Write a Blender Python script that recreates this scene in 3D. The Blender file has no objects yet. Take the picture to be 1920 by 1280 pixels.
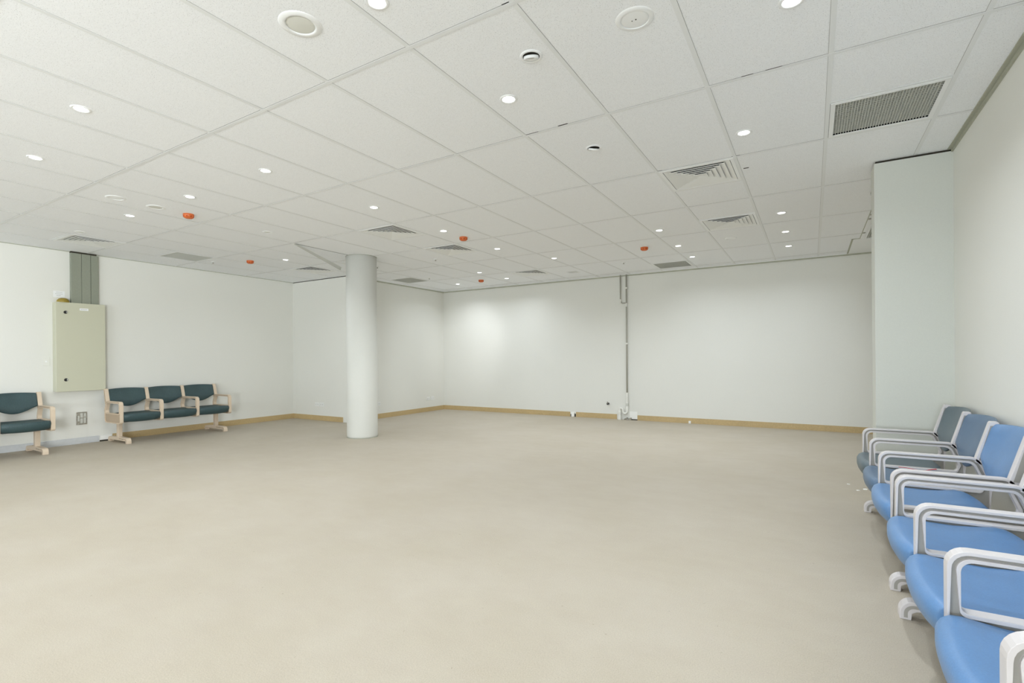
import bpy, bmesh, math, random
from mathutils import Vector, Matrix
random.seed(7)
S = bpy.context.scene
COL = S.collection
PI = math.pi

# ------------------------------------------------------------------ camera
CAM = Vector((-0.0923, -1.924, 1.1827))
YAW, ROLL, FPX, CX, CY = 0.5497, -0.0076, 950.03, 941.303, 670.928
cd = bpy.data.cameras.new('camera')
cam = bpy.data.objects.new('camera', cd); COL.objects.link(cam)
cd.sensor_width = 36.0
cd.lens = FPX / 1920 * 36.0
cd.shift_x = (960 - CX) / 1920
cd.shift_y = (CY - 640) / 1920
cd.clip_start = 0.02
fw = Vector((-math.sin(YAW), math.cos(YAW), 0)); rt = Vector((math.cos(YAW), math.sin(YAW), 0)); up = Vector((0, 0, 1))
r2 = math.cos(ROLL) * rt + math.sin(ROLL) * up
u2 = -math.sin(ROLL) * rt + math.cos(ROLL) * up
M = Matrix((r2, u2, -fw)).transposed().to_4x4(); M.translation = CAM
cam.matrix_world = M
S.camera = cam

# ------------------------------------------------------------------ world, added lamps, exposure
S.view_settings.view_transform = 'Standard'
S.view_settings.look = 'None'
S.view_settings.gamma = 1.0
S.view_settings.use_curve_mapping = False
S.view_settings.exposure = 0.0
S.cycles.max_bounces = 14
S.cycles.diffuse_bounces = 10
S.cycles.use_denoising = True
S.cycles.sample_clamp_indirect = 6.0
S.cycles.caustics_reflective = False
S.cycles.caustics_refractive = False
W = bpy.data.worlds.new('world'); S.world = W; W.use_nodes = True
bg = W.node_tree.nodes['Background']
bg.inputs[0].default_value = (0.85, 0.92, 1.0, 1); bg.inputs[1].default_value = 1.0

H = 2.736                      # ceiling height
XL, XB, XR = -9.0565, -7.4388, 0.8226
YS, YB, YR = 4.6145, 7.4627, -9.0
LAMP_W, DAY_W = 5.9, 132.0

def added_daylight(x0, x1, z0, z1, y, f=1.0):  # rear lamp added outside an opening, tilted up to brighten the ceiling
    l = bpy.data.lights.new('added_daylight', 'AREA'); l.shape = 'RECTANGLE'
    l.size = x1 - x0; l.size_y = z1 - z0; l.energy = f * DAY_W * (x1 - x0) * (z1 - z0) / 4
    l.color = (0.84, 0.93, 1.0)
    o = bpy.data.objects.new('added_daylight', l); COL.objects.link(o)
    o.location = ((x0 + x1) / 2, y, (z0 + z1) / 2); o.rotation_euler = (PI / 2 + math.radians(42), 0, 0)
WINX = [(-8.6, -6.5), (-6.2, -4.1), (-3.8, -1.7), (-1.4, 0.5)]
def added_side_daylight():  # unseen lamp added beyond the right wall to brighten the left one
    l = bpy.data.lights.new('added_daylight_side', 'AREA'); l.shape = 'RECTANGLE'; l.size = 2.3; l.size_y = 1.8; l.energy = 235; l.spread = math.radians(110)
    l.color = (0.92, 0.965, 0.98)
    o = bpy.data.objects.new('added_daylight_side', l); COL.objects.link(o)
    o.location = (XR + .5, -4.6, 1.3); o.rotation_euler = (PI / 2 + math.radians(2), 0, PI / 2 - math.radians(12))
added_side_daylight()
for (a, b), f in zip(WINX, (.5, .7, 1.1, 2.7)): added_daylight(a + .05, b - .05, .1, 1.9, YR - .8, f)

# ------------------------------------------------------------------ materials
def mat(name, col, rough=.5, spec=.5, metal=0.0, emit=None, es=0.0, noise=None, bump=None, speck=None):
    """noise=(scale, amount) tone variation; bump=(scale, strength); speck=(scale, threshold, dark)"""
    m = bpy.data.materials.new(name); m.use_nodes = True
    nt = m.node_tree; N = nt.nodes; L = nt.links
    p = N['Principled BSDF']
    p.inputs['Base Color'].default_value = (*col, 1)
    p.inputs['Roughness'].default_value = rough
    p.inputs['Specular IOR Level'].default_value = spec
    p.inputs['Metallic'].default_value = metal
    if emit:
        p.inputs['Emission Color'].default_value = (*emit, 1); p.inputs['Emission Strength'].default_value = es
    tc = N.new('ShaderNodeTexCoord')
    src = None
    for sc, am in (noise or []):
        n = N.new('ShaderNodeTexNoise'); n.inputs['Scale'].default_value = sc; n.inputs['Detail'].default_value = 4
        L.new(tc.outputs['Object'], n.inputs['Vector'])
        mr = N.new('ShaderNodeMapRange'); mr.inputs[1].default_value = .3; mr.inputs[2].default_value = .7
        mr.inputs[3].default_value = 1 - am; mr.inputs[4].default_value = 1 + am
        L.new(n.outputs['Fac'], mr.inputs[0])
        mx = N.new('ShaderNodeVectorMath'); mx.operation = 'SCALE'
        if src is None: mx.inputs[0].default_value = col
        else: L.new(src, mx.inputs[0])
        L.new(mr.outputs[0], mx.inputs['Scale']); src = mx.outputs[0]
    if speck:
        sc, th, dk = speck
        v = N.new('ShaderNodeTexNoise'); v.inputs['Scale'].default_value = sc; v.inputs['Detail'].default_value = 2
        L.new(tc.outputs['Object'], v.inputs['Vector'])
        mr = N.new('ShaderNodeMapRange'); mr.inputs[1].default_value = th; mr.inputs[2].default_value = th + .05
        mr.inputs[3].default_value = 1; mr.inputs[4].default_value = dk
        L.new(v.outputs['Fac'], mr.inputs[0])
        mx = N.new('ShaderNodeVectorMath'); mx.operation = 'SCALE'
        if src is None: mx.inputs[0].default_value = col
        else: L.new(src, mx.inputs[0])
        L.new(mr.outputs[0], mx.inputs['Scale']); src = mx.outputs[0]
    if src is not None: L.new(src, p.inputs['Base Color'])
    if bump:
        n = N.new('ShaderNodeTexNoise'); n.inputs['Scale'].default_value = bump[0]; n.inputs['Detail'].default_value = 6
        L.new(tc.outputs['Object'], n.inputs['Vector'])
        b = N.new('ShaderNodeBump'); b.inputs['Strength'].default_value = bump[1]; b.inputs['Distance'].default_value = .01
        L.new(n.outputs['Fac'], b.inputs['Height']); L.new(b.outputs[0], p.inputs['Normal'])
    return m

WALLC = (.77, .772, .735)
MT = dict(
    wall=mat('wall_paint', WALLC, .62, .3, noise=[(.7, .015), (180, .02)], bump=(60, .03)),
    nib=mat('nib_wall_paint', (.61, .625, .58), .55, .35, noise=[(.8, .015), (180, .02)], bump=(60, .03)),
    column=mat('column_paint', (.70, .705, .67), .6, .3, noise=[(2.5, .02), (150, .02)], bump=(14, .12)),
    tile=mat('ceiling_tile', (.885, .905, .935), .9, .1, noise=[(90, .02)], speck=(210, .62, .66)),
    tee=mat('ceiling_tee_white_metal', (.80, .82, .835), .45, .4),
    jointshade=mat('joint_shade_grey', (.30, .295, .28), .9, .1),  # grey holds the shade of unlit tee edges
    gap=mat('dark_gap', (.05, .045, .035), .9, .1),
    plenum=mat('plenum_black', (.02, .02, .02), .95, .05),
    greytrim=mat('grey_green_angle', (.42, .43, .35), .6, .3),
    white=mat('white_enamel', (.86, .875, .885), .35, .5),
    offwhite=mat('off_white_plastic', (.81, .82, .81), .4, .5),
    core=mat('grille_grey', (.60, .61, .57), .5, .4),
    coreback=mat('grille_backing', (.36, .365, .33), .8, .2),
    skirt=mat('tan_vinyl', (.52, .39, .20), .5, .4, noise=[(60, .08), (4, .05)]),
    skirtw=mat('grey_white_board', (.60, .62, .64), .5, .4, noise=[(30, .03)]),
    cabinet=mat('cabinet_enamel', (.56, .56, .44), .4, .5, noise=[(200, .03)]),
    duct=mat('grey_green_duct', (.27, .29, .235), .45, .5, noise=[(120, .05)]),
    black=mat('black_plastic', (.02, .02, .02), .4, .5),
    chrome=mat('chrome', (.8, .8, .8), .2, .5, metal=1),
    amber=mat('amber_tape', (.30, .22, .03), .4, .5),
    orange=mat('orange_plastic', (.62, .14, .03), .4, .5),
    teal=mat('dark_teal_vinyl', (.038, .072, .078), .48, .45, noise=[(220, .35), (9, .1)], bump=(160, .12)),
    blue=mat('blue_vinyl', (.105, .235, .46), .36, .6, noise=[(250, .06), (7, .06)], bump=(160, .05)),
    blue2=mat('blue_vinyl_sheen', (.09, .155, .25), .38, .45, noise=[(250, .06), (7, .06)], bump=(160, .05)),  # far seats: grazing reflection painted into the base colour as grey
    blue3=mat('blue_vinyl_far_sheen', (.10, .14, .165), .38, .45, noise=[(250, .06), (7, .06)], bump=(160, .05)),  # farthest seat, same painted reflection, greyer
    beige=mat('beige_plastic', (.66, .545, .42), .42, .4, noise=[(90, .03)]),
    beigeshell=mat('beige_shell', (.40, .34, .27), .5, .3),
    pale=mat('pale_grey_plastic', (.65, .62, .625), .35, .5),
    palegroove=mat('grey_groove_plastic', (.36, .345, .315), .5, .3),
    beigegroove=mat('beige_groove_plastic', (.47, .37, .27), .5, .3),
    seatpan=mat('seat_pan', (.10, .11, .12), .5, .3),
    metalmesh=mat('dull_metal', (.36, .34, .29), .45, .5, metal=.3, noise=[(60, .4)]),
    pipe=mat('grey_pipe', (.40, .39, .34), .4, .5),
    pvc=mat('white_pvc', (.80, .80, .76), .4, .5),
    red=mat('red_ribbon', (.62, .05, .06), .5, .4),
    ink=mat('grey_print', (.35, .36, .34), .6, .2),
    chip=mat('plaster_chip', (.9, .9, .88), .8, .1),
    lens=mat('lit_lens', (1, 1, 1), .5, .2, emit=(1, 1, 1), es=12.0),
    lensdim=mat('unlit_lens', (.45, .46, .44), .3, .5),
)
def floor_material():
    m = mat('bare_screed_floor', (.52, .47, .385), .62, .3)
    nt = m.node_tree; N = nt.nodes; L = nt.links; p = N['Principled BSDF']
    tc = N.new('ShaderNodeTexCoord')
    def noise(sc, det=5, rough=.6, stretch=None):
        n = N.new('ShaderNodeTexNoise'); n.inputs['Scale'].default_value = sc; n.inputs['Detail'].default_value = det
        n.inputs['Roughness'].default_value = rough
        if stretch:
            mp = N.new('ShaderNodeMapping'); mp.inputs['Scale'].default_value = stretch
            L.new(tc.outputs['Object'], mp.inputs[0]); L.new(mp.outputs[0], n.inputs['Vector'])
        else: L.new(tc.outputs['Object'], n.inputs['Vector'])
        return n.outputs['Fac']
    def ramp(fac, stops):
        r = N.new('ShaderNodeValToRGB'); e = r.color_ramp.elements
        e[0].position, e[0].color = stops[0][0], (*stops[0][1], 1); e[1].position, e[1].color = stops[1][0], (*stops[1][1], 1)
        for q, c in stops[2:]:
            x = e.new(q); x.color = (*c, 1)
        L.new(fac, r.inputs[0]); return r.outputs[0]
    base = ramp(noise(1.3, 6, .6), [(.35, (.463, .415, .336)), (.65, (.494, .448, .375))])
    blot = ramp(noise(4.0, 6, .7, (1, 1.8, 1)), [(.38, (.98, .97, .97)), (.62, (1.01, 1.01, 1.01))])
    grain = ramp(noise(210, 3, .7), [(.32, (.86, .85, .83)), (.62, (1.07, 1.07, 1.07))])
    spots = ramp(noise(38, 2, .5), [(.22, (.80, .78, .75)), (.27, (1, 1, 1))])
    pale = ramp(noise(2.2, 8, .75), [(.66, (1, 1, 1)), (.74, (1.07, 1.08, 1.09))])
    out = base
    for b in (blot, grain, spots, pale):
        mx = N.new('ShaderNodeVectorMath'); mx.operation = 'MULTIPLY'
        L.new(out, mx.inputs[0]); L.new(b, mx.inputs[1]); out = mx.outputs[0]
    L.new(out, p.inputs['Base Color'])
    b = N.new('ShaderNodeBump'); b.inputs['Strength'].default_value = .25; b.inputs['Distance'].default_value = .004
    L.new(noise(90, 6, .7), b.inputs['Height']); L.new(b.outputs[0], p.inputs['Normal'])
    return m
MT['floor'] = floor_material()

# ------------------------------------------------------------------ helpers
def obj(name, bm, m, parent=None, loc=None, smooth=False, bevel=0):
    me = bpy.data.meshes.new(name)
    bmesh.ops.recalc_face_normals(bm, faces=bm.faces[:])
    bm.to_mesh(me); bm.free()
    for x in (m if isinstance(m, (list, tuple)) else [m]): me.materials.append(MT[x])
    if smooth:
        for p in me.polygons: p.use_smooth = True
    o = bpy.data.objects.new(name, me); COL.objects.link(o)
    if parent is not None: o.parent = parent
    if loc is not None: o.location = loc
    if bevel:
        b = o.modifiers.new('bevel', 'BEVEL'); b.width = bevel; b.segments = 2; b.limit_method = 'ANGLE'; b.angle_limit = math.radians(35)
    return o
def empty(name, loc=(0, 0, 0), rz=0, parent=None):
    o = bpy.data.objects.new(name, None); COL.objects.link(o); o.location = loc; o.rotation_euler = (0, 0, rz)
    o.empty_display_size = .1
    if parent: o.parent = parent
    return o
def tag(o, label, cat, group=None):
    o['label'] = label; o['category'] = cat; o['kind'] = 'thing'
    if group: o['group'] = group
    return o
def struct(o): o['kind'] = 'structure'; return o
def box(bm, x0, x1, y0, y1, z0, z1, mi=0):
    v = [bm.verts.new(p) for p in ((x0, y0, z0), (x1, y0, z0), (x1, y1, z0), (x0, y1, z0), (x0, y0, z1), (x1, y0, z1), (x1, y1, z1), (x0, y1, z1))]
    for f in ((0, 3, 2, 1), (4, 5, 6, 7), (0, 1, 5, 4), (1, 2, 6, 5), (2, 3, 7, 6), (3, 0, 4, 7)):
        bm.faces.new([v[i] for i in f]).material_index = mi
    return v
def boxbm(*a):
    bm = bmesh.new(); box(bm, *a); return bm
def lathe(bm, prof, n=32, mi=0, cx=0, cy=0, close=False):
    rings = []
    for r, z in prof:
        if r < 1e-6: rings.append([bm.verts.new((cx, cy, z))])
        else: rings.append([bm.verts.new((cx + r * math.cos(2 * PI * k / n), cy + r * math.sin(2 * PI * k / n), z)) for k in range(n)])
    pr = list(zip(rings[:-1], rings[1:]))
    if close: pr.append((rings[-1], rings[0]))
    for a, b in pr:
        for k in range(n):
            j = (k + 1) % n
            if len(a) == 1 and len(b) == 1: continue
            if len(a) == 1: f = [a[0], b[k], b[j]]
            elif len(b) == 1: f = [a[k], a[j], b[0]]
            else: f = [a[k], a[j], b[j], b[k]]
            bm.faces.new(f).material_index = mi
def tube(bm, pts, r, n=12, mi=0):
    pts = [Vector(p) for p in pts]; rings = []; ref = None
    for i, p in enumerate(pts):
        t = (pts[min(i + 1, len(pts) - 1)] - pts[max(i - 1, 0)]).normalized()
        if ref is None:
            ref = Vector((1, 0, 0)) if abs(t.x) < .8 else Vector((0, 1, 0))
        a = (ref - t * ref.dot(t)).normalized(); ref = a; b = t.cross(a)
        rings.append([bm.verts.new(p + r * (math.cos(2 * PI * k / n) * a + math.sin(2 * PI * k / n) * b)) for k in range(n)])
    for A, B in zip(rings[:-1], rings[1:]):
        for k in range(n):
            j = (k + 1) % n; bm.faces.new((A[k], A[j], B[j], B[k])).material_index = mi
    bm.faces.new(rings[0][::-1]).material_index = mi; bm.faces.new(rings[-1]).material_index = mi
def rounded(corners, k=6):
    """corners [(x, y, r)] of a closed polygon -> points with arcs, k+1 points per corner"""
    out = []; n = len(corners)
    for i in range(n):
        p = Vector(corners[i][:2]); r = corners[i][2]
        a = (Vector(corners[i - 1][:2]) - p).normalized(); b = (Vector(corners[(i + 1) % n][:2]) - p).normalized()
        ang = a.angle(b); d = r / math.tan(ang / 2)
        c = p + (a + b).normalized() * (r / math.sin(ang / 2))
        s, e = p + a * d - c, p + b * d - c
        tot = s.angle_signed(e)
        for j in range(k + 1):
            q = s.copy(); q.rotate(Matrix.Rotation(-tot * j / k, 2)); out.append(c + q)
    return out

# ------------------------------------------------------------------ the room shell
def wall(name, *a, m='wall'): return struct(obj(name, boxbm(*a), m))
T = .12
struct(obj('floor', boxbm(XL - T, 2.1, YR - T, YB + T, -.1, 0), 'floor'))
wall('wall_left', XL - T, XL, YR, YS + T, 0, H + .3)
wall('wall_step', XL, XB, YS, YS + T, 0, H - .012)
wall('wall_alcove', XB - T, XB, YS + T, YB + T, 0, H + .3)
wall('wall_back', XB, 2.1, YB, YB + T, 0, H + .3)
bm = bmesh.new()                # right wall, its unseen opening added to light the left wall
for q in ((YR, -5.8, 0, H + .3), (-3.4, 3.12, 0, H + .3), (-5.8, -3.4, 0, .45), (-5.8, -3.4, 2.3, H + .3)): box(bm, XR, XR + T, *q)
struct(obj('wall_right', bm, 'wall'))
bm = bmesh.new()
for q in ((-5.8, -5.75, .45, 2.3), (-3.45, -3.4, .45, 2.3), (-5.75, -3.45, .45, .5), (-5.75, -3.45, 2.25, 2.3), (-4.62, -4.58, .5, 2.25)): box(bm, XR + .03, XR + .09, *q)
struct(obj('added_window_5', bm, 'white'))
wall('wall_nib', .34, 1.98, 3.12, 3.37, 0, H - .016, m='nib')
wall('wall_far_right', 1.98, 2.1, 3.12, YB, 0, H + .3)
# rear wall, behind the camera, with four openings added as light sources
bm = bmesh.new()
xs = [XL] + [q for w in WINX for q in w] + [XR]
for i in range(0, len(xs), 2): box(bm, xs[i], xs[i + 1], YR - T, YR, 0, H + .3)
for a, b in WINX:
    box(bm, a, b, YR - T, YR, 0, .45); box(bm, a, b, YR - T, YR, 2.5, H + .3)
struct(obj('wall_rear', bm, 'wall'))
for i, (a, b) in enumerate(WINX):
    bm = bmesh.new()
    for q in ((a, a + .05, .45, 2.5), (b - .05, b, .45, 2.5), (a + .05, b - .05, .45, .5), (a + .05, b - .05, 2.45, 2.5), ((a + b) / 2 - .02, (a + b) / 2 + .02, .5, 2.45)):
        box(bm, q[0], q[1], YR - .09, YR - .03, q[2], q[3])
    struct(obj('added_window_%d' % (i + 1), bm, 'white'))

# dark slot above the short walls
bm = bmesh.new()
box(bm, .35, XR, 3.135, 3.36, H - .016, H + .02)
box(bm, XL, XB - .02, YS + .012, YS + T, H - .012, H + .02)
struct(obj('trim_1', bm, 'gap'))

# ------------------------------------------------------------------ suspended ceiling
NX0, NX1 = -16, 2            # 0.6 m columns
DIFF = {(-2, 4), (-2, 7), (-8, 4), (-8, 6), (-8, 10), (-13, 6), (-14, 1)}       # cells: column i, half row j
GRIL = {(0, 3), (-14, 3), (-12, 9), (-4, 11)}
skip = DIFF | GRIL
zt = H + .0022
bm = bmesh.new()
def inside(x0, x1, y0, y1): return None
for i in range(NX0, 4):
    for j in range(-15, 13):
        if (i, j) in skip: continue
        x0, x1, y0, y1 = i * .6, i * .6 + .6, j * .6, j * .6 + .6
        x0 = max(x0, XL); y0 = max(y0, YR); y1 = min(y1, YB); x1 = min(x1, 2.0)
        if x1 - x0 < .01 or y1 - y0 < .01: continue
        v = [bm.verts.new(p) for p in ((x0, y0, zt), (x1, y0, zt), (x1, y1, zt), (x0, y1, zt))]
        bm.faces.new(v)
ceiling = struct(obj('ceiling', bm, 'tile'))
# lid of the ceiling void
bm = boxbm(XL - T, 2.1, YR - T, YB + T, H + .3, H + .35)
obj('void_lid', bm, 'plenum', ceiling)
# tees
bm = bmesh.new()
hw = .012
def xbar(x, y0, y1, w=hw): box(bm, x - w, x + w, y0, y1, H, zt - .0005)
def ybar(y, x0, x1, w=hw): box(bm, x0, x1, y - w, y + w, H - .0005, zt - .0006)
for i in range(-14, 2):
    x = i * .6
    y0, y1 = YR, YB
    if x < XB: y1 = YS
    if i == 1: y1 = 3.12
    if i == -10: xbar(x, y0, 2.4); xbar(x, 3.6, y1); continue       # one tee has come down
    xbar(x, y0, y1)
for j in range(-7, 7):
    y = j * 1.2
    x0 = XL if y < YS else XB
    x1 = XR if y < 3.12 else .45
    if y > 7: x1 = .36
    ybar(y, x0, x1)
for (i, j) in DIFF | GRIL:                                          # short tees beside the grilles
    yy = (j + 1) * .6 if j % 2 == 0 else j * .6
    ybar(yy, i * .6 + hw, i * .6 + .6 - hw)
grid = obj('tee_grid', bm, 'tee', ceiling)
# dark strips, shade painted along the camera side of tees, wider where tiles slipped
bm = bmesh.new()
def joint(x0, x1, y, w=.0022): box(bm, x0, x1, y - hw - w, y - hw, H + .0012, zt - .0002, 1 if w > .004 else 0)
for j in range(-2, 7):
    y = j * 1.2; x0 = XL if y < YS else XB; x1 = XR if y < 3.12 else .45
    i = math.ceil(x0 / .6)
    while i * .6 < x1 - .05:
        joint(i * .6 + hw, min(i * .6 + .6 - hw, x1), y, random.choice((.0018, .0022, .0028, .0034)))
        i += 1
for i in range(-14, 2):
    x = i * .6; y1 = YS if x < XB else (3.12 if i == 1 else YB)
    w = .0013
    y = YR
    side = 1 if x < -.1 else -1  # shade strip goes on the edge facing the camera
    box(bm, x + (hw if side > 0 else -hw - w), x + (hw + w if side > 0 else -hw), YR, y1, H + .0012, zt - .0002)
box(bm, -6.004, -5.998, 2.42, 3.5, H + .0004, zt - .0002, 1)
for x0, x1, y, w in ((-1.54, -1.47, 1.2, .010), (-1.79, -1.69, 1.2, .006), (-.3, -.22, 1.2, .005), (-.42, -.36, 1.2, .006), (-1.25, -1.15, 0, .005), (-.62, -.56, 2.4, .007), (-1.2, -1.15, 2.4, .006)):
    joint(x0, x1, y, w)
obj('joint_shade', bm, ['jointshade', 'gap'], ceiling)

# wall angles and shadow lines
bm = bmesh.new()
box(bm, XB, 2.0, YB - .022, YB, H - .026, H - .006); box(bm, XB, XB + .022, YS + T, YB - .022, H - .026, H - .006)
struct(obj('trim_2', bm, 'greytrim'))
bm = bmesh.new()
box(bm, XB, 2.0, YB - .028, YB, H - .006, H + .004); box(bm, XB, XB + .028, YS + T, YB - .028, H - .006, H + .004)
struct(obj('trim_3', bm, 'white'))
bm = bmesh.new()
box(bm, XR - .034, XR, YR, 3.12, H - .004, H + .004)
box(bm, XR - .012, XR, YR, 3.12, H - .022, H - .004)
struct(obj('trim_4', bm, 'greytrim'))
bm = bmesh.new()
box(bm, XL, XL + .008, YR, 1.0, H - .006, H + .004); box(bm, XL, XL + .008, 1.34, YS, H - .006, H + .004)
struct(obj('trim_5', bm, 'greytrim'))
# plaster margin beyond the nib with its open seams
bm = bmesh.new()
box(bm, .46, 1.98, 3.37, 6.31, H - .002, H + .004)
box(bm, .385, 1.98, 6.325, YB - .028, H - .004, H + .004)
struct(obj('trim_6', bm, 'white'))
bm = bmesh.new()
box(bm, .365, .385, 6.31, YB - .03, H - .003, H + .0045); box(bm, .452, .46, 4.4, 6.31, H - .001, H + .0045)
box(bm, .365, .46, 6.31, 6.325, H - .003, H + .0045)
struct(obj('trim_7', bm, 'greytrim'))

# ------------------------------------------------------------------ skirtings
bm = bmesh.new(); box(bm, XL, XL + .012, YR, 1.33, 0, .09)
struct(obj('baseboard_left_painted', bm, 'skirtw', bevel=.002))
bm = bmesh.new(); box(bm, XL, XL + .006, 1.50, YS, 0, .095)
struct(obj('baseboard_left', bm, 'skirt'))
bm = bmesh.new(); box(bm, XL + .006, -7.60, YS - .006, YS, 0, .095)
struct(obj('baseboard_step', bm, 'skirt'))
bm = bmesh.new(); box(bm, XB, XB + .006, YS + T, YB, 0, .095)
struct(obj('baseboard_alcove', bm, 'skirt'))
bm = bmesh.new()
box(bm, XB + .006, -4.245, YB - .006, YB, 0, .095); box(bm, -4.12, -3.28, YB - .006, YB, 0, .095); box(bm, -2.885, 1.98, YB - .006, YB, 0, .095)
struct(obj('baseboard_back', bm, 'skirt'))
bm = bmesh.new(); box(bm, .34, XR, 3.108, 3.12, 0, .09); box(bm, XR - .012, XR, YR, 3.108, 0, .09)
struct(obj('baseboard_right', bm, 'skirtw'))

# ------------------------------------------------------------------ column
def make_column():
    bm = bmesh.new(); R = .2275
    lathe(bm, [(0, 0), (R - .012, 0), (R - .004, .012), (R, .03), (R, H + .003), (0, H + .003)], 64)
    o = obj('round_column', bm, 'column', loc=(-5.958, 3.556, 0), smooth=False)
    for p in o.data.polygons: p.use_smooth = abs(p.normal.z) < .5
    tag(o, 'thick round white painted column standing free on the bare floor', 'column')
    bm = bmesh.new(); lathe(bm, [(R + .001, H - .004), (R + .004, H - .004), (R + .004, H + .002), (R + .001, H + .002)], 64, close=True)
    obj('ceiling_collar', bm, 'greytrim', o)
    bm = bmesh.new()
    lathe(bm, [(R - .008, 0.0005), (R + .004, 0.0005), (R + .002, .004), (R - .006, .004)], 64, close=True)
    obj('base_joint', bm, 'greytrim', o)
make_column()

# ------------------------------------------------------------------ fallen tee
bm = bmesh.new()
L_ = 1.2
def prism(bm, prof, y0, y1, mi=0):
    A = [bm.verts.new((p[0], y0, p[1])) for p in prof]; B = [bm.verts.new((p[0], y1, p[1])) for p in prof]
    n = len(prof)
    for k in range(n): bm.faces.new((A[k], A[(k + 1) % n], B[(k + 1) % n], B[k])).material_index = mi
    bm.faces.new(A[::-1]).material_index = mi; bm.faces.new(B).material_index = mi
prism(bm, [(-.016, 0), (.016, 0), (.016, .002), (.002, .002), (.002, .048), (-.002, .048), (-.002, .002), (-.016, .002)], 0, 1.0)
for v in bm.verts:
    if v.co.y < .01: v.co.z *= .45
o = obj('ceiling_tee', bm, 'core', loc=(-6.0, 2.42, H - .012))
o.rotation_euler = (math.radians(-11), math.radians(14), math.radians(10))
tag(o, 'loose metal ceiling tee hanging down at a slant beside the column top', 'ceiling tee')

# ------------------------------------------------------------------ ceiling fittings
def diffuser(i, j, label):
    t = empty('ceiling_diffuser', (i * .6 + .3, j * .6 + .3, H))
    tag(t, label, 'air vent', 'square louvred diffusers in the ceiling')
    a = .288
    def ringpr(bm, o1, i1, z0, z1):
        for s in range(4):
            c = [(o1, o1), (-o1, o1), (-i1, i1), (i1, i1)]
            rot = lambda p, s=s: (p[0] * math.cos(s * PI / 2) - p[1] * math.sin(s * PI / 2), p[0] * math.sin(s * PI / 2) + p[1] * math.cos(s * PI / 2))
            lo = [bm.verts.new((*rot(p), z0)) for p in c]; hi = [bm.verts.new((*rot(p), z1)) for p in c]
            for k in range(4): bm.faces.new((lo[k], lo[(k + 1) % 4], hi[(k + 1) % 4], hi[k]))
            bm.faces.new(lo); bm.faces.new(hi)
    bm = bmesh.new(); ringpr(bm, a, .262, -.003, .004); obj('frame', bm, 'white', t)
    for k in range(6):
        b = .258 - k * .041; c = b - .050
        bm = bmesh.new(); th = .0022
        for s in range(4):
            rot = lambda x, y, s=s: (x * math.cos(s * PI / 2) - y * math.sin(s * PI / 2), x * math.sin(s * PI / 2) + y * math.cos(s * PI / 2))
            P = [(b, b, -.002), (-b, b, -.002), (-c, c, .011), (c, c, .011), (b, b, .0015), (-b, b, .0015), (-c, c, .0125), (c, c, .0125)]
            v = [bm.verts.new((*rot(x, y), z)) for x, y, z in P]
            for f in ((0, 1, 2, 3), (4, 5, 6, 7), (0, 1, 5, 4), (1, 2, 6, 5), (2, 3, 7, 6), (3, 0, 4, 7)): bm.faces.new([v[q] for q in f])
        obj('louvre', bm, 'offwhite', t)
    bm = bmesh.new()
    e = .262; box(bm, -e, e, -e, e, .10, .105)
    for q in ((-e - .004, -e, -e, e), (e, e + .004, -e, e), (-e, e, -e - .004, -e), (-e, e, e, e + .004)): box(bm, q[0], q[1], q[2], q[3], .004, .105)
    obj('duct_neck', bm, 'plenum', t)
for (i, j), lb in {
    (-2, 4): 'large white louvred diffuser in the right ceiling, the nearer of the two there',
    (-2, 7): 'white louvred diffuser in the right ceiling, the farther of the two there',
    (-8, 4): 'white louvred diffuser in the ceiling, just right of and before the column top',
    (-8, 6): 'white louvred diffuser below and right of an orange detector in mid ceiling',
    (-8, 10): 'white louvred diffuser close to the back wall, left of a small grille',
    (-13, 6): 'white louvred diffuser near the step wall, left of the column under the loose tee',
    (-14, 1): 'white louvred diffuser in the ceiling above the grey wall cabinet',
}.items(): diffuser(i, j, lb)

def grille(cx, cy, sx, sy, label, n=34, name='return_air_grille', border=.026, z=H):
    t = empty(name, (cx, cy, z)); tag(t, label, 'air grille', 'grey return air grilles in the ceiling')
    hx, hy = sx / 2, sy / 2
    bm = bmesh.new()
    b = border
    for q in ((-hx, hx, -hy, -hy + b), (-hx, hx, hy - b, hy), (-hx, -hx + b, -hy + b, hy - b), (hx - b, hx, -hy + b, hy - b)): box(bm, *q, -.003, .003)
    obj('frame', bm, 'white', t)
    bm = bmesh.new(); w = 2 * (hx - b)
    for k in range(1, n):
        x = -hx + b + w * k / n; box(bm, x - .0016, x + .0016, -hy + b, hy - b, 0, .012)
    h = 2 * (hy - b); m = max(3, int(n * h / w / 2))
    for k in range(1, m):
        y = -hy + b + h * k / m; box(bm, -hx + b, hx - b, y - .0012, y + .0012, .002, .012)
    obj('grille_core', bm, 'core', t)
    obj('backing', boxbm(-hx + b, hx - b, -hy + b, hy - b, .013, .016), 'coreback', t)
grille(.3, 2.1, .572, .572, 'large grey return air grille in the ceiling above the nib wall')
grille(-8.1, 2.1, .572, .572, 'grey return air grille in the ceiling above the dark teal seats', 26)
grille(-6.9, 5.7, .572, .572, 'grey return air grille in the ceiling just right of the column, by the back corner', 26)
grille(-2.1, 6.9, .572, .572, 'grey return air grille in the ceiling against the back wall, right of the pipes', 26)
grille(-3.8, 6.62, .2, .2, 'smallest grey ceiling grille, near the back wall left of the pipes', 10, border=.012)
grille(.92, 5.87, .84, .88, 'grey ceiling grille mostly hidden behind the nib wall, only a sliver showing', 40, border=.02, z=H - .017)
grille(.41, 3.86, .06, .42, 'narrow grey ceiling grille strip beside the nib wall edge', 4, border=.006, z=H - .017)

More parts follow.
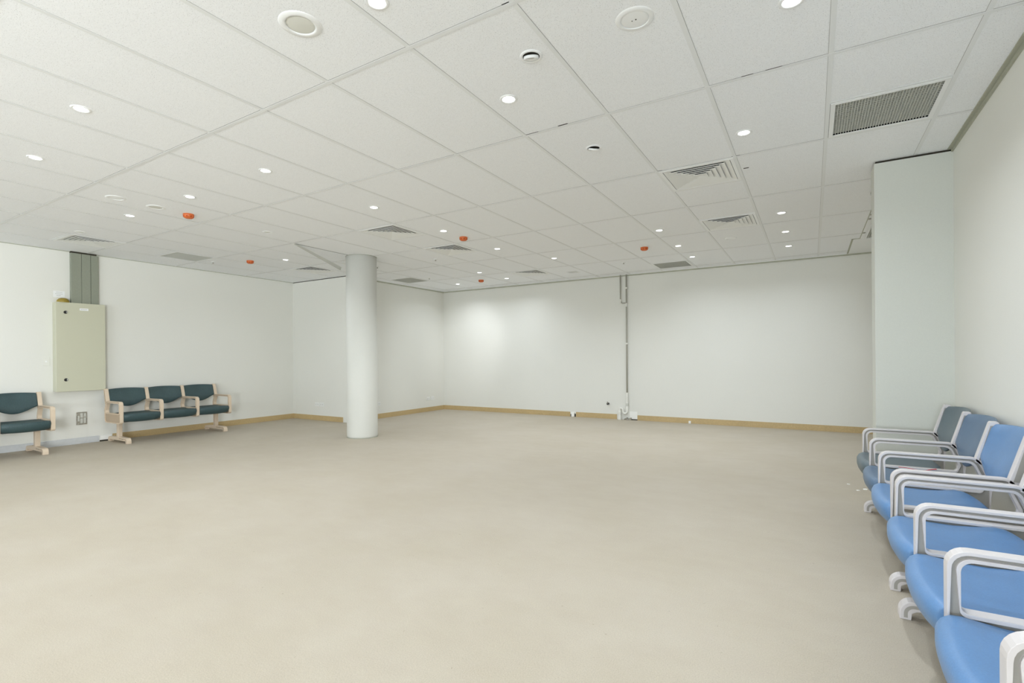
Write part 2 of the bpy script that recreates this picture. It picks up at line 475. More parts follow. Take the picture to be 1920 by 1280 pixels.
def aim_area(name, x, y, z, energy, size, parent, col=(.875, .94, 1.0)):
    l = bpy.data.lights.new(name, 'AREA'); l.shape = 'DISK'; l.size = size; l.energy = energy; l.color = col
    l.spread = math.radians(150)
    o = bpy.data.objects.new(name, l); COL.objects.link(o); o.location = (x, y, z); o.parent = parent
    return o
def lamp_body(kind):
    bm = bmesh.new()
    lathe(bm, [(.036, -.002), (.040, -.0045), (.050, -.004), (.0535, -.0005), (.0535, .004), (.036, .004)], 36, close=True)
    return bm
lamp_bm = lamp_body(0)
proto = {}
def downlight(x, y, label, lit=True, e=1.0, group='round downlights recessed in the ceiling', warm=None):
    t = empty('downlight', (x, y, H + .002)); tag(t, label, 'downlight', group)
    if 'ring' not in proto:
        a = obj('trim_ring', lamp_bm, 'white', t, smooth=True)
        bm = bmesh.new(); lathe(bm, [(0, -.0005), (.0365, -.0005), (.0365, .003), (0, .003)], 36)
        b = obj('lens', bm, 'lens', t)
        proto['ring'], proto['lens'] = a, b
    else:
        for k in ('ring', 'lens'):
            c = proto[k].copy(); COL.objects.link(c); c.parent = t
    aim_area('lamp', 0, 0, -.006, LAMP_W * e, .07, t)
    return t
LIT = [
 (-1.70, -.32, 'lit downlight at the very top edge of the photo, left of centre'),
 (-.16, .64, 'lit downlight at the very top edge of the photo, towards the right'),
 (-3.93, -.61, 'larger of the two lit downlights at the far left, the upper one'),
 (-1.64, .70, 'bright lit downlight below the unlit gimbal fitting, upper middle of ceiling'),
 (-.49, 1.97, 'lit downlight between the large grey grille and the near right diffuser'),
 (-5.14, -.48, 'lit downlight nearest the left edge of the photo'),
 (-3.92, .62, 'lit downlight in the left ceiling, right of and above the orange detector there'),
 (-5.13, .64, 'lit downlight directly above the largest orange detector'),
 (-6.32, .63, 'lit downlight left of the largest orange detector'),
 (-3.92, 1.83, 'lit downlight above the diffuser that hangs before the column top'),
 (-3.92, 2.98, 'lit downlight just left of the orange detector in mid ceiling'),
 (-3.91, 4.20, 'lit downlight right of the diffuser below the mid ceiling detector'),
 (-3.53, 5.27, 'brightest lit downlight in the middle of the far ceiling'),
 (-5.24, 5.72, 'lit downlight right above the farthest orange detector'),
 (-5.18, 6.58, 'small lit downlight right of the farthest orange detector'),
 (-6.42, 6.65, 'small lit downlight nearest the back left corner'),
 (-7.08, 3.05, 'lit downlight left of the column beside the loose hanging tee'),
 (-.37, 4.37, 'lit downlight right of the farther right diffuser'),
 (-1.69, 4.41, 'lit downlight left of the farther right diffuser'),
 (-1.69, 5.44, 'lit downlight right of the orange detector near the back wall'),
 (-1.68, 6.37, 'lit downlight directly above the right end of the back wall grille'),
 (-.37, 6.32, 'lit downlight near the top right of the back wall'),
 (-.37, 5.35, 'paler downlight between two lit ones at the far right of the ceiling'),
]
EN = {1: 1.9, 4: 1.5, 11: 1.3, 12: 2.0, 13: 1.0, 14: 1.3, 15: 1.2, 16: 1.2, 17: 1.3, 18: 1.4, 19: 1.4, 20: 1.15, 21: 1.15, 22: .5}
for k, (x, y, lb) in enumerate(LIT): downlight(x, y, lb, e=EN.get(k, 1.0))
for k, (x, y) in enumerate([(-8.0, -.6), (-8.0, -2.4), (-6.3, -1.8), (-5.1, -3.0), (-3.9, -1.8), (-2.6, -3.6), (-.4, -3.2), (-8.0, -4.6), (-5.1, -5.6), (-.45, -.9)]):  # downlights out of view, added to brighten the room
    downlight(x, y, 'unseen lit downlight added in the ceiling behind or beside the camera', e=2.3 if k == 9 else .7, group='added downlights out of view')

# lamp in the farthest-left gimbal throws a pool on the back wall
sp = bpy.data.lights.new('gimbal_lamp', 'SPOT'); sp.energy = 60; sp.spot_size = math.radians(52); sp.spot_blend = 1.0; sp.shadow_soft_size = .03
so = bpy.data.objects.new('gimbal_lamp', sp); COL.objects.link(so); so.location = (-5.24, 5.72, H - .03)
so.rotation_euler = (Vector((-6.75, YB, 1.35)) - so.location).to_track_quat('-Z', 'Y').to_euler()

def gimbal(x, y, rz, label, tilt=28):
    t = empty('unlit_gimbal_light', (x, y, H + .002), rz); tag(t, label, 'downlight', 'unlit gimbal downlights')
    bm = bmesh.new(); lathe(bm, [(.043, -.002), (.046, -.006), (.055, -.005), (.059, 0), (.059, .003), (.043, .003)], 40, close=True)
    obj('trim_ring', bm, 'white', t, smooth=True)
    bm = bmesh.new(); lathe(bm, [(0, -.0005), (.044, -.0005), (.044, .003), (0, .003)], 36); obj('dark_gap', bm, 'gap', t)
    bm = bmesh.new(); lathe(bm, [(.018, -.004), (.036, -.010), (.039, -.006), (.039, .004), (.018, .004)], 36, close=True)
    o = obj('tilting_ring', bm, 'white', t, loc=(0, 0, -.006), smooth=True); o.rotation_euler = (math.radians(tilt), 0, 0)
    bm = bmesh.new(); lathe(bm, [(0, -.003), (.0185, -.003), (.0185, .003), (0, .003)], 28)
    obj('dead_lens', bm, 'lensdim', o)
gimbal(-1.32, .39, math.radians(20), 'unlit swivelling downlight near the top middle, above a lit one', 18)
gimbal(-1.47, 1.65, math.radians(42), 'unlit swivelling downlight in mid ceiling, left of the near right diffuser', 26)

def plate(x, y, r, label, core='core', kind='ceiling_speaker', cat='ceiling speaker', inner=.66):
    t = empty(kind, (x, y, H + .003)); tag(t, label, cat, None)
    bm = bmesh.new(); lathe(bm, [(r * inner, -.006), (r * .75, -.007), (r * .95, -.004), (r, 0), (r, .002), (r * inner, .002)], 44, close=True)
    obj('rim', bm, 'white', t, smooth=True)
    bm = bmesh.new(); lathe(bm, [(0, -.005), (r * inner * .85, -.0045), (r * inner, -.003), (r * inner, .001), (0, .001)], 44)
    obj('cover', bm, core, t, smooth=True)
    return t
MT['speakerc'] = mat('speaker_mesh', (.70, .705, .66), .7, .2)
plate(-2.11, -.40, .098, 'round ceiling speaker with pale grey mesh, upper left of the photo', 'speakerc')
p_ = plate(-.78, .39, .088, 'round white blank cover plate with two tiny marks, top right of centre', 'white', 'ceiling_cover_plate', 'cover plate', .72)
bm = bmesh.new(); box(bm, -.015, -.011, 0, .004, -.0065, -.0045); box(bm, .002, .008, -.002, .003, -.0065, -.0045); obj('screw_mark', bm, 'gap', p_)
plate(-5.76, .63, .085, 'round white cover plate left of the largest orange detector', 'speakerc', 'ceiling_cover_plate', 'cover plate')
plate(-5.75, .28, .085, 'faint round white plate, upper left of the plate beside the largest detector', 'white', 'ceiling_cover_plate', 'cover plate')
plate(-7.60, .63, .06, 'small round plate above the diffuser over the wall cabinet', 'speakerc', 'ceiling_cover_plate', 'cover plate')
plate(-5.74, 1.85, .055, 'small round plate between the two left orange detectors, right of them', 'speakerc', 'ceiling_cover_plate', 'cover plate')
plate(-1.0, 5.36, .075, 'faint round plate between the far right diffuser and the back wall', 'white', 'ceiling_cover_plate', 'cover plate')
plate(-5.80, 4.29, .075, 'faint round plate just right of the column top', 'white', 'ceiling_cover_plate', 'cover plate')

def detector(x, y, label, sc=1.0):
    t = empty('smoke_detector', (x, y, H + .003)); tag(t, label, 'smoke detector', 'orange capped smoke detectors')
    t.scale = (sc, sc, sc)
    bm = bmesh.new(); lathe(bm, [(0, .001), (.052, .001), (.052, -.008), (.046, -.012), (0, -.012)], 32); obj('base', bm, 'orange', t, smooth=False)
    bm = bmesh.new(); lathe(bm, [(.052, -.010), (.052, -.024), (.046, -.036), (.034, -.045), (.020, -.047), (0, -.047)], 32, 0)
    obj('dust_cap', bm, 'orange', t, smooth=True)
    bm = bmesh.new()
    for k in range(8):
        a = 2 * PI * k / 8; c, s = math.cos(a), math.sin(a)
        v = [bm.verts.new((c * q - s * w, s * q + c * w, z)) for q, w, z in ((.0535, -.006, -.022), (.0535, .006, -.022), (.0475, .006, -.036), (.0475, -.006, -.036), (.045, -.006, -.022), (.045, .006, -.022), (.040, .006, -.034), (.040, -.006, -.034))]
        for f in ((0, 1, 2, 3), (4, 5, 6, 7), (0, 1, 5, 4), (1, 2, 6, 5), (2, 3, 7, 6), (3, 0, 4, 7)): bm.faces.new([v[q] for q in f])
    MT.setdefault('darkorange', mat('dark_orange_slot', (.38, .045, .012), .5, .3))
    obj('slot_ring', bm, 'darkorange', t)
detector(-5.75, .94, 'orange capped smoke detector at left, the largest looking one')
detector(-7.61, 2.80, 'orange capped smoke detector above the dark teal seats')
detector(-3.91, 3.38, 'orange capped smoke detector in mid ceiling above a louvred diffuser')
detector(-5.71, 6.47, 'orange capped smoke detector farthest away, near the back left corner')
detector(-2.12, 5.28, 'orange capped smoke detector at right, above the back wall pipes')

def sprinkler(x, y, label):
    t = empty('sprinkler_head', (x, y, H + .002)); tag(t, label, 'sprinkler', 'sprinkler heads')
    bm = bmesh.new(); lathe(bm, [(0, .001), (.030, .001), (.030, -.004), (.018, -.008), (0, -.008)], 24); obj('escutcheon', bm, 'white', t, smooth=True)
    bm = bmesh.new(); lathe(bm, [(0, -.007), (.007, -.007), (.006, -.022), (.014, -.024), (.014, -.027), (0, -.027)], 16); obj('nozzle', bm, 'metalmesh', t)
sprinkler(-5.12, 4.31, 'small sprinkler head right of the column, left of the mid diffuser')
sprinkler(-6.39, 5.69, 'small sprinkler head beside the grille by the back corner')
sprinkler(-6.34, 4.27, 'small sprinkler head touching the right side of the column top')
sprinkler(-8.17, 2.53, 'small sprinkler head beside the grille over the teal seats')
sprinkler(-2.73, 6.23, 'small sprinkler head near the back wall above the pipes')
o = obj('ceiling_slot', boxbm(-.02, .02, -.008, .008, -.001, .004), 'gap', loc=(-.55, 2.71, H + .002))
tag(o, 'small dark slot in the ceiling tile right of the near diffuser', 'slot')
for x, y, lb in ((.475, 4.97, 'upper of two small dark clips by the nib wall edge'), (.475, 5.18, 'lower of two small dark clips by the nib wall edge'), (.475, 5.95, 'small dark clip on the ceiling seam near the hidden grille')):
    o = obj('ceiling_clip', boxbm(-.014, .014, -.03, .03, -.004, .0005), 'metalmesh', loc=(x, y, H - .002)); tag(o, lb, 'clip', 'clips on the ceiling margin')

# ------------------------------------------------------------------ left wall: cabinet, ducts, plates
def left_wall():
    D = .125; y0, y1, z0, z1 = .806, 1.372, .765, 2.0
    t = empty('wall_cabinet', (XL, y0, z0)); w, h = y1 - y0, z1 - z0
    tag(t, 'tall beige grey metal electrical cabinet mounted on the left wall', 'cabinet')
    obj('body', boxbm(0.0005, D - .02, 0, w, 0, h), 'cabinet', t, bevel=.003)
    d = obj('door', boxbm(D - .018, D, -.003, w + .003, -.003, h + .003), 'cabinet', t, bevel=.004)
    for z in (h * .89, h * .13):
        bm = bmesh.new(); lathe(bm, [(0, .012), (.019, .012), (.022, .006), (.022, 0), (0, 0)], 24)
        k = obj('lock', bm, 'black', d, loc=(D, .105, z)); k.rotation_euler = (0, PI / 2, 0)
        bm = bmesh.new(); box(bm, -.011, .011, -.006, .006, .012, .016); q = obj('key_slot', bm, 'chrome', d, loc=(D, .110, z)); q.rotation_euler = (0, PI / 2, .6)
    bm = boxbm(0, .002, 0, .10, 0, .032); q = obj('name_plate', bm, 'white', d, loc=(D + .0002, .265, h - .10)); q['label'] = 'small white name label'
    bm = bmesh.new()
    for k in range(7): box(bm, .0021, .0026, .012 + k * .011, .019 + k * .011, .012, .020)
    obj('print', bm, 'ink', d, loc=(D + .0002, .265, h - .10))
    # ducts
    zt_, zb = H - .02, z1 + .004
    for a, b, dp, lb in ((1.0, 1.118, .055, 'widest grey green cable duct strip above the cabinet, the left one'),
                         (1.122, 1.226, .055, 'middle grey green cable duct strip above the cabinet'),
                         (1.232, 1.325, .048, 'right grey green cable duct strip above the cabinet')):
        t2 = empty('cable_duct', (XL, a, zb)); tag(t2, lb, 'cable duct', 'cable ducts above the wall cabinet')
        obj('channel', boxbm(.0005, dp - .012, 0.001, b - a - .001, 0, zt_ - zb), 'duct', t2)
        obj('cover', boxbm(dp - .011, dp, 0, b - a, 0, zt_ - zb), 'duct', t2, bevel=.0015)
    bm = bmesh.new(); box(bm, XL, XL + .05, 1.0, 1.30, H - .02, H + .003); struct(obj('trim_8', bm, 'gap'))
    bm = bmesh.new(); lathe(bm, [(0, 0), (.070, 0), (.070, .015), (.062, .036), (.045, .054), (.022, .063), (0, .065)], 32)
    o = obj('domed_cap', bm, 'amber', loc=(XL + .074, .90, z1 + .001), smooth=False)
    for p in o.data.polygons: p.use_smooth = p.normal.z > .05
    tag(o, 'small brownish yellow domed cap lying on top of the wall cabinet', 'cap')
    # sign
    t3 = empty('wall_sign', (XL, .818, 2.075)); tag(t3, 'small white sign with grey print above the wall cabinet', 'sign')
    obj('panel', boxbm(.0003, .004, 0, .125, 0, .09), 'white', t3)
    bm = bmesh.new()
    for r, (n, st) in enumerate(((6, .030), (7, .02), (4, .035))):
        for k in range(n): box(bm, .0041, .0046, st + k * .012, st + k * .012 + .007, .068 - r * .022, .074 - r * .022)
    obj('print', bm, 'ink', t3)
    # switch
    t4 = empty('wall_switch', (XL, .697, 1.125)); tag(t4, 'flush white switch plate on the wall left of the cabinet', 'switch')
    obj('face_plate', boxbm(.0003, .008, 0, .075, 0, .112), 'wall', t4, bevel=.002)
    obj('rocker', boxbm(.008, .012, .03, .045, .045, .068), 'white', t4, bevel=.001)
    # metal outlet plate
    t5 = empty('wall_outlet_box', (XL, 1.062, .272)); tag(t5, 'square grey metal outlet box low on the left wall under the cabinet', 'outlet')
    obj('frame', boxbm(.0003, .010, 0, .126, 0, .182), 'metalmesh', t5, bevel=.002)
    for a, b, c, e in ((.015, .035, .05, .13), (.045, .075, .02, .09), (.045, .075, .10, .165), (.085, .112, .02, .10), (.085, .112, .11, .16)):
        obj('socket', boxbm(.010, .017, a, b, c, e), 'core', t5, bevel=.002)
    # plaster stub where the skirting stops
    t6 = obj('skirting_stub', boxbm(.0003, .02, 0, .15, .02, .085), 'chip', loc=(XL, 1.34, 0), bevel=.003); tag(t6, 'short white plaster stub between grey and tan skirting, under the seats', 'skirting stub')
    bm = bmesh.new(); box(bm, 0.0003, .02, 0, .15, 0, .018); obj('dark_recess', bm, 'gap', t6)
left_wall()

def outlet(name, loc, axis, label, group, w=.075, h=.075, sockets=2):
    t = empty(name, loc, 0 if axis == 'x' else -PI / 2); tag(t, label, 'outlet', group)
    # local: plate in the YZ plane facing +X
    obj('face_plate', boxbm(.0003, .009, -w / 2, w / 2, -h / 2, h / 2), 'offwhite', t, bevel=.002)
    bm = bmesh.new()
    for k in range(sockets):
        y = (k - (sockets - 1) / 2) * w * .45
        box(bm, .009, .0105, y - .010, y - .007, -.005, .008); box(bm, .009, .0105, y + .007, y + .010, -.005, .008); box(bm, .009, .0105, y - .0015, y + .0015, -.018, -.008)
    obj('slot', bm, 'ink', t)
outlet('power_outlet', (-8.33, YS, .31), 'y', 'left one of two outlets on the step wall left of the column', 'outlets on the step wall', .12)
outlet('power_outlet', (-8.19, YS, .31), 'y', 'right one of two outlets on the step wall left of the column', 'outlets on the step wall', .12)
outlet('power_outlet', (XB, 5.36, .295), 'x', 'single outlet half hidden at the right side of the column', 'outlets on the alcove wall', .10)
outlet('power_outlet', (XB, 6.88, .29), 'x', 'left one of two outlets near the back left corner', 'outlets on the alcove wall', .12)
outlet('power_outlet', (XB, 7.03, .29), 'x', 'right one of two outlets near the back left corner', 'outlets on the alcove wall', .12)

# ------------------------------------------------------------------ back wall pipes
def pipes():
    t = empty('waste_pipe', (-3.07, YB, 0)); tag(t, 'grey and white waste pipe running up the back wall with a trap', 'pipe')
    y = -.035
    bm = bmesh.new(); tube(bm, [(0, y, .50), (0, y, H - .004)], .0135); obj('riser', bm, 'pipe', t, smooth=True)
    bm = bmesh.new(); tube(bm, [(-.115, y, H - .004), (-.115, y, 2.26)] + [(-.115 + .05 * (1 - math.cos(a)), y, 2.26 - .06 * math.sin(a)) for a in [k * PI / 12 for k in range(1, 7)]] + [(-.02, y, 2.20), (.0, y, 2.19)], .012)
    obj('branch', bm, 'pipe', t, smooth=True)
    for z in (2.48, 1.435): obj('clip', boxbm(-.022, .022, -.05, -.0005, z - .015, z + .015), 'pvc', t, bevel=.004)
    for x, z in ((-.115, 2.25), (0, 2.17)):
        bm = bmesh.new(); tube(bm, [(x, y, z - .04), (x, y, z + .025)], .018); obj('coupling', bm, 'pvc', t, smooth=False)
    bm = bmesh.new(); tube(bm, [(0, y, .29), (0, y, .515)], .020, 16); obj('sleeve', bm, 'pvc', t)
    bm = bmesh.new(); tube(bm, [(0, y, .275), (0, y, .315)], .027, 16); obj('nut', bm, 'core', t)
    pts = [(0, y, .285), (0, y, .17)] + [(-.04 - .04 * -math.cos(a), y, .16 - .04 * math.sin(a)) for a in [k * PI / 10 for k in range(1, 10)]] + [(-.08, y, .17), (-.085, y, .20), (-.10, y, .215), (-.14, y, .215)]
    bm = bmesh.new(); tube(bm, pts, .019, 14); obj('trap', bm, 'pvc', t, smooth=True)
    bm = bmesh.new(); lathe(bm, [(0, 0), (.034, 0), (.034, .03), (.024, .10), (.030, .11), (.030, .16), (.021, .17), (.021, .235), (0, .235)], 20)
    obj('floor_waste', bm, 'pvc', t, loc=(-.145, y, 0), smooth=False)
    bm = bmesh.new()
    for k in range(6): box(bm, -.06 + k * .022, -.045 + k * .024, -.05, -.002, 0, .02 + .012 * (k % 3))
    obj('rubble', bm, 'metalmesh', t)
    o = obj('wall_patch', boxbm(-3.03, -2.89, YB - .004, YB - .0003, .018, .16), 'chip'); tag(o, 'white plaster patch at floor level right of the waste pipe', 'wall patch')
    struct(obj('trim_9', boxbm(-3.032, -3.026, YB - .003, YB, .16, H - .026), 'wall'))
    bm = bmesh.new()
    box(bm, -3.03, -2.886, YB - .005, YB, 0, .018); box(bm, -4.24, -4.21, YB - .005, YB, 0, .05); box(bm, -4.15, -4.125, YB - .005, YB, 0, .06)
    struct(obj('trim_10', bm, 'gap'))
    o = obj('wall_bracket', boxbm(-4.215, -4.15, YB - .03, YB - .0003, .0, .085), 'chip', bevel=.006); tag(o, 'small white bracket in the gap of the tan skirting on the back wall', 'bracket')
    t = empty('pipe_stub', (-3.445, YB, .29)); tag(t, 'dark capped pipe stub sticking out low on the back wall', 'pipe stub')
    bm = bmesh.new(); lathe(bm, [(0, 0), (.04, 0), (.036, .004), (0, .004)], 24); r = obj('cover_ring', bm, 'pvc', t); r.rotation_euler = (PI / 2, 0, 0)
    bm = bmesh.new(); tube(bm, [(0, 0, 0), (.0, -.06, .0)], .020, 14); obj('stub', bm, 'black', t)
    bm = bmesh.new(); tube(bm, [(0, -.05, .0), (-.005, -.055, .04)], .010, 10); obj('spigot', bm, 'metalmesh', t)
    o = obj('skirting_plug', boxbm(-.02, .02, -.025, -.006, 0, .045), 'chip', loc=(-1.95, YB - .0005, 0), bevel=.005); tag(o, 'tiny white plug at the foot of the tan skirting, right of the pipes', 'plug')
pipes()

# ------------------------------------------------------------------ beam seating
def arm_bm(top):
    bm = bmesh.new()
    outer = rounded([(0, .30, .035), (0, .622, .05), (-.435, .622, .04), (-.492, .49, .05), (-.478, .30, .045)])
    inner = rounded([(-.031, .445, .018), (-.031, .592, .030), (-.412, .592, .04), (-.455, .485, .03), (-.450, .445, .018)])
    hwid = .023; dep = .010
    n = len(outer)
    def lp(off):
        r = []
        for a, b in zip(outer, inner):
            d = (b - a); L = d.length; r.append(a + d.normalized() * off(L))
        return r
    rim = lambda L: min(.0125, L * .34)
    rim2 = lambda L: L - min(.0125, L * .34)
    l1, l2 = lp(rim), lp(rim2)
    for s in (-1, 1):
        A = [bm.verts.new((s * hwid, p.x, p.y)) for p in outer]
        B = [bm.verts.new((s * hwid, p.x, p.y)) for p in l1]
        C = [bm.verts.new((s * (hwid - dep), p.x, p.y)) for p in l1]
        D_ = [bm.verts.new((s * (hwid - dep), p.x, p.y)) for p in l2]
        E_ = [bm.verts.new((s * hwid, p.x, p.y)) for p in l2]
        F_ = [bm.verts.new((s * hwid, p.x, p.y)) for p in inner]
        for k in range(n):
            j = (k + 1) % n
            for X, Y, mi in ((A, B, 0), (B, C, 0), (C, D_, 1), (D_, E_, 0), (E_, F_, 0)):
                bm.faces.new((X[k], X[j], Y[j], Y[k])).material_index = mi
        if s == -1: A0, F0 = A, F_
        else:
            for k in range(n):
                j = (k + 1) % n
                bm.faces.new((A0[k], A0[j], A[j], A[k])); bm.faces.new((F0[k], F0[j], F_[j], F_[k]))
    # back post
    k_ = (top - .600) * .285
    post = [(-.420, .600), (-.418 - k_, top - .007), (-.423 - k_, top), (-.451 - k_, top), (-.455 - k_, top - .007), (-.468, .575)]
    for s in (1,):
        A = [bm.verts.new((-hwid, y, z)) for y, z in post]; B = [bm.verts.new((hwid, y, z)) for y, z in post]
        m = len(post)
        for k in range(m): bm.faces.new((A[k], A[(k + 1) % m], B[(k + 1) % m], B[k]))
        bm.faces.new(A); bm.faces.new(B)
    # groove in the post sides
    g = [(-.436, .61), (-.425 - k_ + .005, top - .022), (-.446 - k_ + .005, top - .022), (-.470, .61)]
    for s in (-1, 1):
        A = [bm.verts.new((s * (hwid + .0004), y, z)) for y, z in g]; bm.faces.new(A).material_index = 1
    return bm
def seat_bm(w):
    bm = bmesh.new(); ns = 16
    prof = [(-.33, .447), (-.27, .436), (-.20, .430), (-.12, .432), (-.06, .440), (-.02, .446), (.004, .444), (.020, .434), (.028, .418), (.028, .398), (.022, .376), (.010, .352), (-.006, .334), (-.03, .326), (-.08, .330), (-.16, .345), (-.26, .365), (-.34, .385), (-.372, .405), (-.378, .425), (-.362, .442)]
    rings = []
    for i in range(ns + 1):
        s = -1 + 2 * i / ns; q = 1 - s * s
        ed = abs(s) ** 8
        ring = []
        for v, z in prof:
            f = max(0, min(1, (v + .15) / .17)); r_ = max(0, min(1, (-.20 - v) / .17))
            vv = v + .024 * q * f - .035 * q * r_ - .012 * f * ed
            zz = z + (.395 - z) * .16 * ed - (.006 * q if z > .42 and v < -.05 else 0) - (.010 * q if z < .40 else 0)
            ring.append(bm.verts.new((s * w / 2, vv, zz)))
        rings.append(ring)
    n = len(prof)
    for A, B in zip(rings[:-1], rings[1:]):
        for k in range(n): bm.faces.new((A[k], A[(k + 1) % n], B[(k + 1) % n], B[k]))
    bm.faces.new(rings[0]); bm.faces.new(rings[-1])
    return bm
def back_bm(w, top):
    bm = bmesh.new(); ns, nt = 18, 10; th = .036
    F, B = [], []
    for i in range(ns + 1):
        s = -1 + 2 * i / ns; q = 1 - s * s
        zb = .612 - .088 * (math.cos(s * PI / 2) ** 1.25); ztp = top - .012 + .012 * q
        ff, bb = [], []
        for j in range(nt + 1):
            t = j / nt; z = zb + (ztp - zb) * t
            vpost = -.428 - (z - .615) * .285
            cave = .042 * q * (.35 + .65 * t)
            lumb = .014 * math.exp(-((z - .62) / .07) ** 2) * q
            e = min(t, 1 - t); pil = .012 * (1 - min(1, e / .14)) ** 2
            v = vpost - .006 - cave + lumb
            ff.append(bm.verts.new((s * w / 2, v - pil, z))); bb.append(bm.verts.new((s * w / 2, v - th + pil * .8, z + .002)))
        F.append(ff); B.append(bb)
    for i in range(ns):
        for j in range(nt):
            bm.faces.new((F[i][j], F[i + 1][j], F[i + 1][j + 1], F[i][j + 1]))
            bm.faces.new((B[i][j], B[i][j + 1], B[i + 1][j + 1], B[i + 1][j]))
        bm.faces.new((F[i][0], B[i][0], B[i + 1][0], F[i + 1][0])); bm.faces.new((F[i][nt], F[i + 1][nt], B[i + 1][nt], B[i][nt]))
    for i in (0, ns):
        for j in range(nt): bm.faces.new((F[i][j], F[i][j + 1], B[i][j + 1], B[i][j]))
    return bm
def foot_bm(Lf=.60):
    bm = bmesh.new(); hwid = .030
    top = [(0, 0), (0, .028)] + [(-.055 + .055 * math.cos(a), .028 + .055 * math.sin(a)) for a in [k * PI / 14 for k in range(1, 7)]] + [(-.06, .083), (-.25, .088), (-.35, .088)]
    rear = [(-Lf + .055 - .055 * math.cos(a), .026 + .050 * math.sin(a)) for a in [k * PI / 14 for k in range(7, 0, -1)]] + [(-Lf, .026), (-Lf, 0), (-Lf + .045, 0), (-Lf + .045, .02)]
    under = [(-Lf + .055, .036), (-.085, .036), (-.085, .044), (-.06, .040), (-.045, .030), (-.042, 0)]
    P = top + rear + under
    A = [bm.verts.new((-hwid, y, z)) for y, z in P]; B = [bm.verts.new((hwid, y, z)) for y, z in P]
    n = len(P)
    for k in range(n): bm.faces.new((A[k], A[(k + 1) % n], B[(k + 1) % n], B[k]))
    fa, fb = bm.faces.new(A), bm.faces.new(B)
    # arc-shaped channel on both sides of the front cap
    for s in (-1, 1):
        c = (-.055, .028); i1, o1 = .026, .040
        pts_o = [(c[0] + o1 * math.cos(a), c[1] + o1 * math.sin(a)) for a in [k * PI / 16 for k in range(0, 9)]]
        pts_i = [(c[0] + i1 * math.cos(a), c[1] + i1 * math.sin(a)) for a in [k * PI / 16 for k in range(0, 9)]]
        pts_o = [(pts_o[0][0], .010)] + pts_o + [(-.24, .072)]
        pts_i = [(pts_i[0][0], .010)] + pts_i + [(-.24, .056)]
        x = s * (hwid + .0008)
        VO = [bm.verts.new((x, *p)) for p in pts_o]; VI = [bm.verts.new((x, *p)) for p in pts_i]
        for k in range(len(VO) - 1): bm.faces.new((VO[k], VO[k + 1], VI[k + 1], VI[k])).material_index = 1
    return bm
ARM = {}
def bench(loc, rz, pitch, label, frame, groove, vinyl, group, top=.822, sz=1.0):
    """local x runs along the bench, +y is forward, origin on the floor under the front of the first arm"""
    t = empty('beam_seat', loc, rz); t.scale = (1, 1, sz); tag(t, label, 'bench', group)
    key = frame
    for k in range(4):
        if key not in ARM:
            a = obj('arm_frame', arm_bm(top), [frame, groove], t, bevel=.0028); ARM[key] = a
        else:
            a = ARM[key].copy(); COL.objects.link(a); a.parent = t
        a.location = (k * pitch, 0, 0)
    w = pitch - .049
    for k in range(3):
        x = (k + .5) * pitch
        s = obj('seat', seat_bm(w), vinyl[k], t, loc=(x, 0, 0), smooth=True, bevel=.004)
        obj('seat_pan', boxbm(-w / 2 + .03, w / 2 - .03, -.32, -.07, .315, .335), 'seatpan', s, bevel=.004)
        obj('backrest', back_bm(w, top), vinyl[k], t, loc=(x, 0, 0), smooth=True, bevel=.004)
    obj('beam', boxbm(-.0, 3 * pitch, -.33, -.27, .300, .345), frame, t, bevel=.004)
    for x in (.075, 3 * pitch - .09):
        p = obj('pedestal', boxbm(-.028, .028, -.33, -.27, .083, .305), frame, t, loc=(x, 0, 0), bevel=.006)
        f = obj('foot', foot_bm(), [frame, groove], p, bevel=.003)
        bm = bmesh.new()
        for s in (-1, 1): tube(bm, [(s * .0305, -.135, .060), (s * .0335, -.135, .060)], .007, 10)
        obj('screw', bm, 'metalmesh', p)
    return t
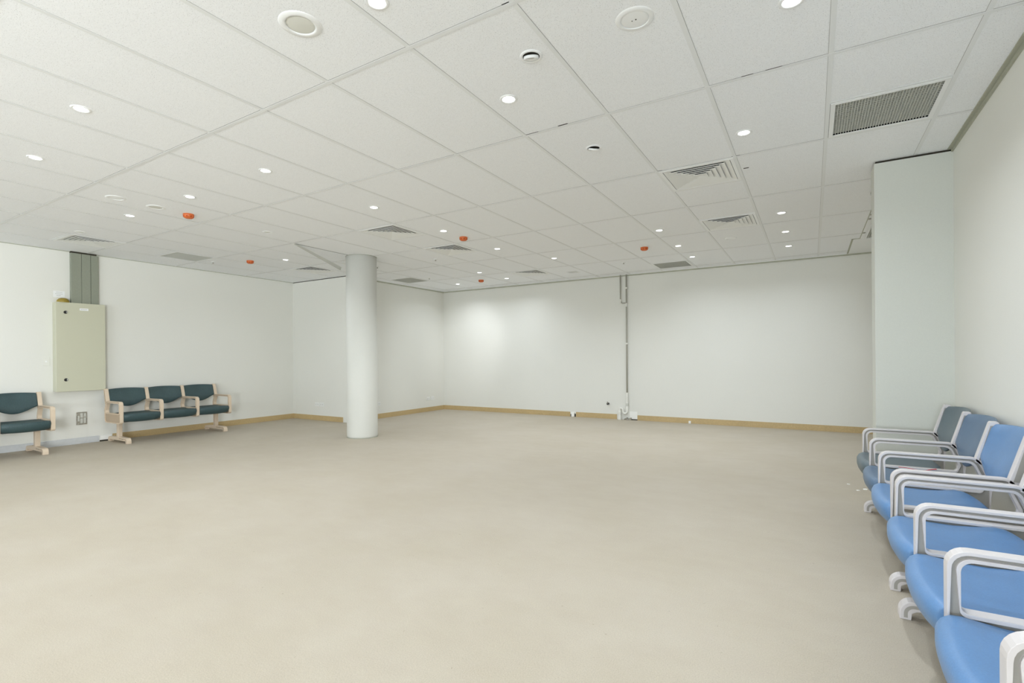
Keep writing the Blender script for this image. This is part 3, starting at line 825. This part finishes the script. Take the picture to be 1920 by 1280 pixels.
TG = 'dark teal vinyl beam seats by the left wall'; BG = 'blue vinyl beam seats by the right wall'
bench((-8.395, 2.92, 0), -PI / 2, .52, 'complete dark teal three seat beam bench with beige arms by the left wall', 'beige', 'beigegroove', ['teal'] * 3, TG, .802, .97)
bench((-8.395, .605, 0), -PI / 2, .52, 'dark teal beam bench cut off by the left edge of the photo', 'beige', 'beigegroove', ['teal'] * 3, TG, .802, .97)
bench((.234, -.515, 0), PI / 2, .527, 'nearest blue three seat beam bench, cut off at the bottom right corner', 'pale', 'palegroove', ['blue'] * 3, BG)
bench((.234, 1.222, 0), PI / 2, .553, 'farther blue three seat beam bench against the nib wall corner', 'pale', 'palegroove', ['blue', 'blue2', 'blue3'], BG)

# red ribbon on the second seat
bm = bmesh.new()
pts = [(.575, .06), (.545, .03), (.51, -.02), (.48, -.03), (.45, -.01), (.42, .02), (.38, .03)]
prev = None
for k, (x, y) in enumerate(pts):
    w = .012 if k < 1 else (.009 if k < 2 else .004)
    z = .0
    cur = [bm.verts.new((x, y - w, z)), bm.verts.new((x, y + w, z)), bm.verts.new((x, y + w, z + .002)), bm.verts.new((x, y - w, z + .002))]
    if prev:
        for a in range(4): bm.faces.new((prev[a], prev[(a + 1) % 4], cur[(a + 1) % 4], cur[a]))
    else: bm.faces.new(cur)
    prev = cur
bm.faces.new(prev)
o = obj('red_ribbon', bm, 'red', loc=(0, 2.20, .4545)); tag(o, 'thin red ribbon lying on the second farthest blue seat', 'ribbon')

# plaster dust and crumbs on the floor by the blue seats
for k, (x, y, r) in enumerate(((.30, 3.56, .022), (.18, 3.70, .012), (.24, 3.48, .012))):
    bm = bmesh.new(); n = 9
    lathe(bm, [(0, .0), (r, .0), (r * .7, .004), (0, .005)], n)
    for v in bm.verts: v.co.x *= random.uniform(.7, 1.4); v.co.y *= random.uniform(.6, 1.2)
    o = obj('plaster_chip', bm, 'chip', loc=(x, y, .0))
    tag(o, ('largest', 'left small', 'nearest small')[k] + ' white plaster chip on the floor left of the blue benches', 'plaster chip', 'plaster chips on the floor')
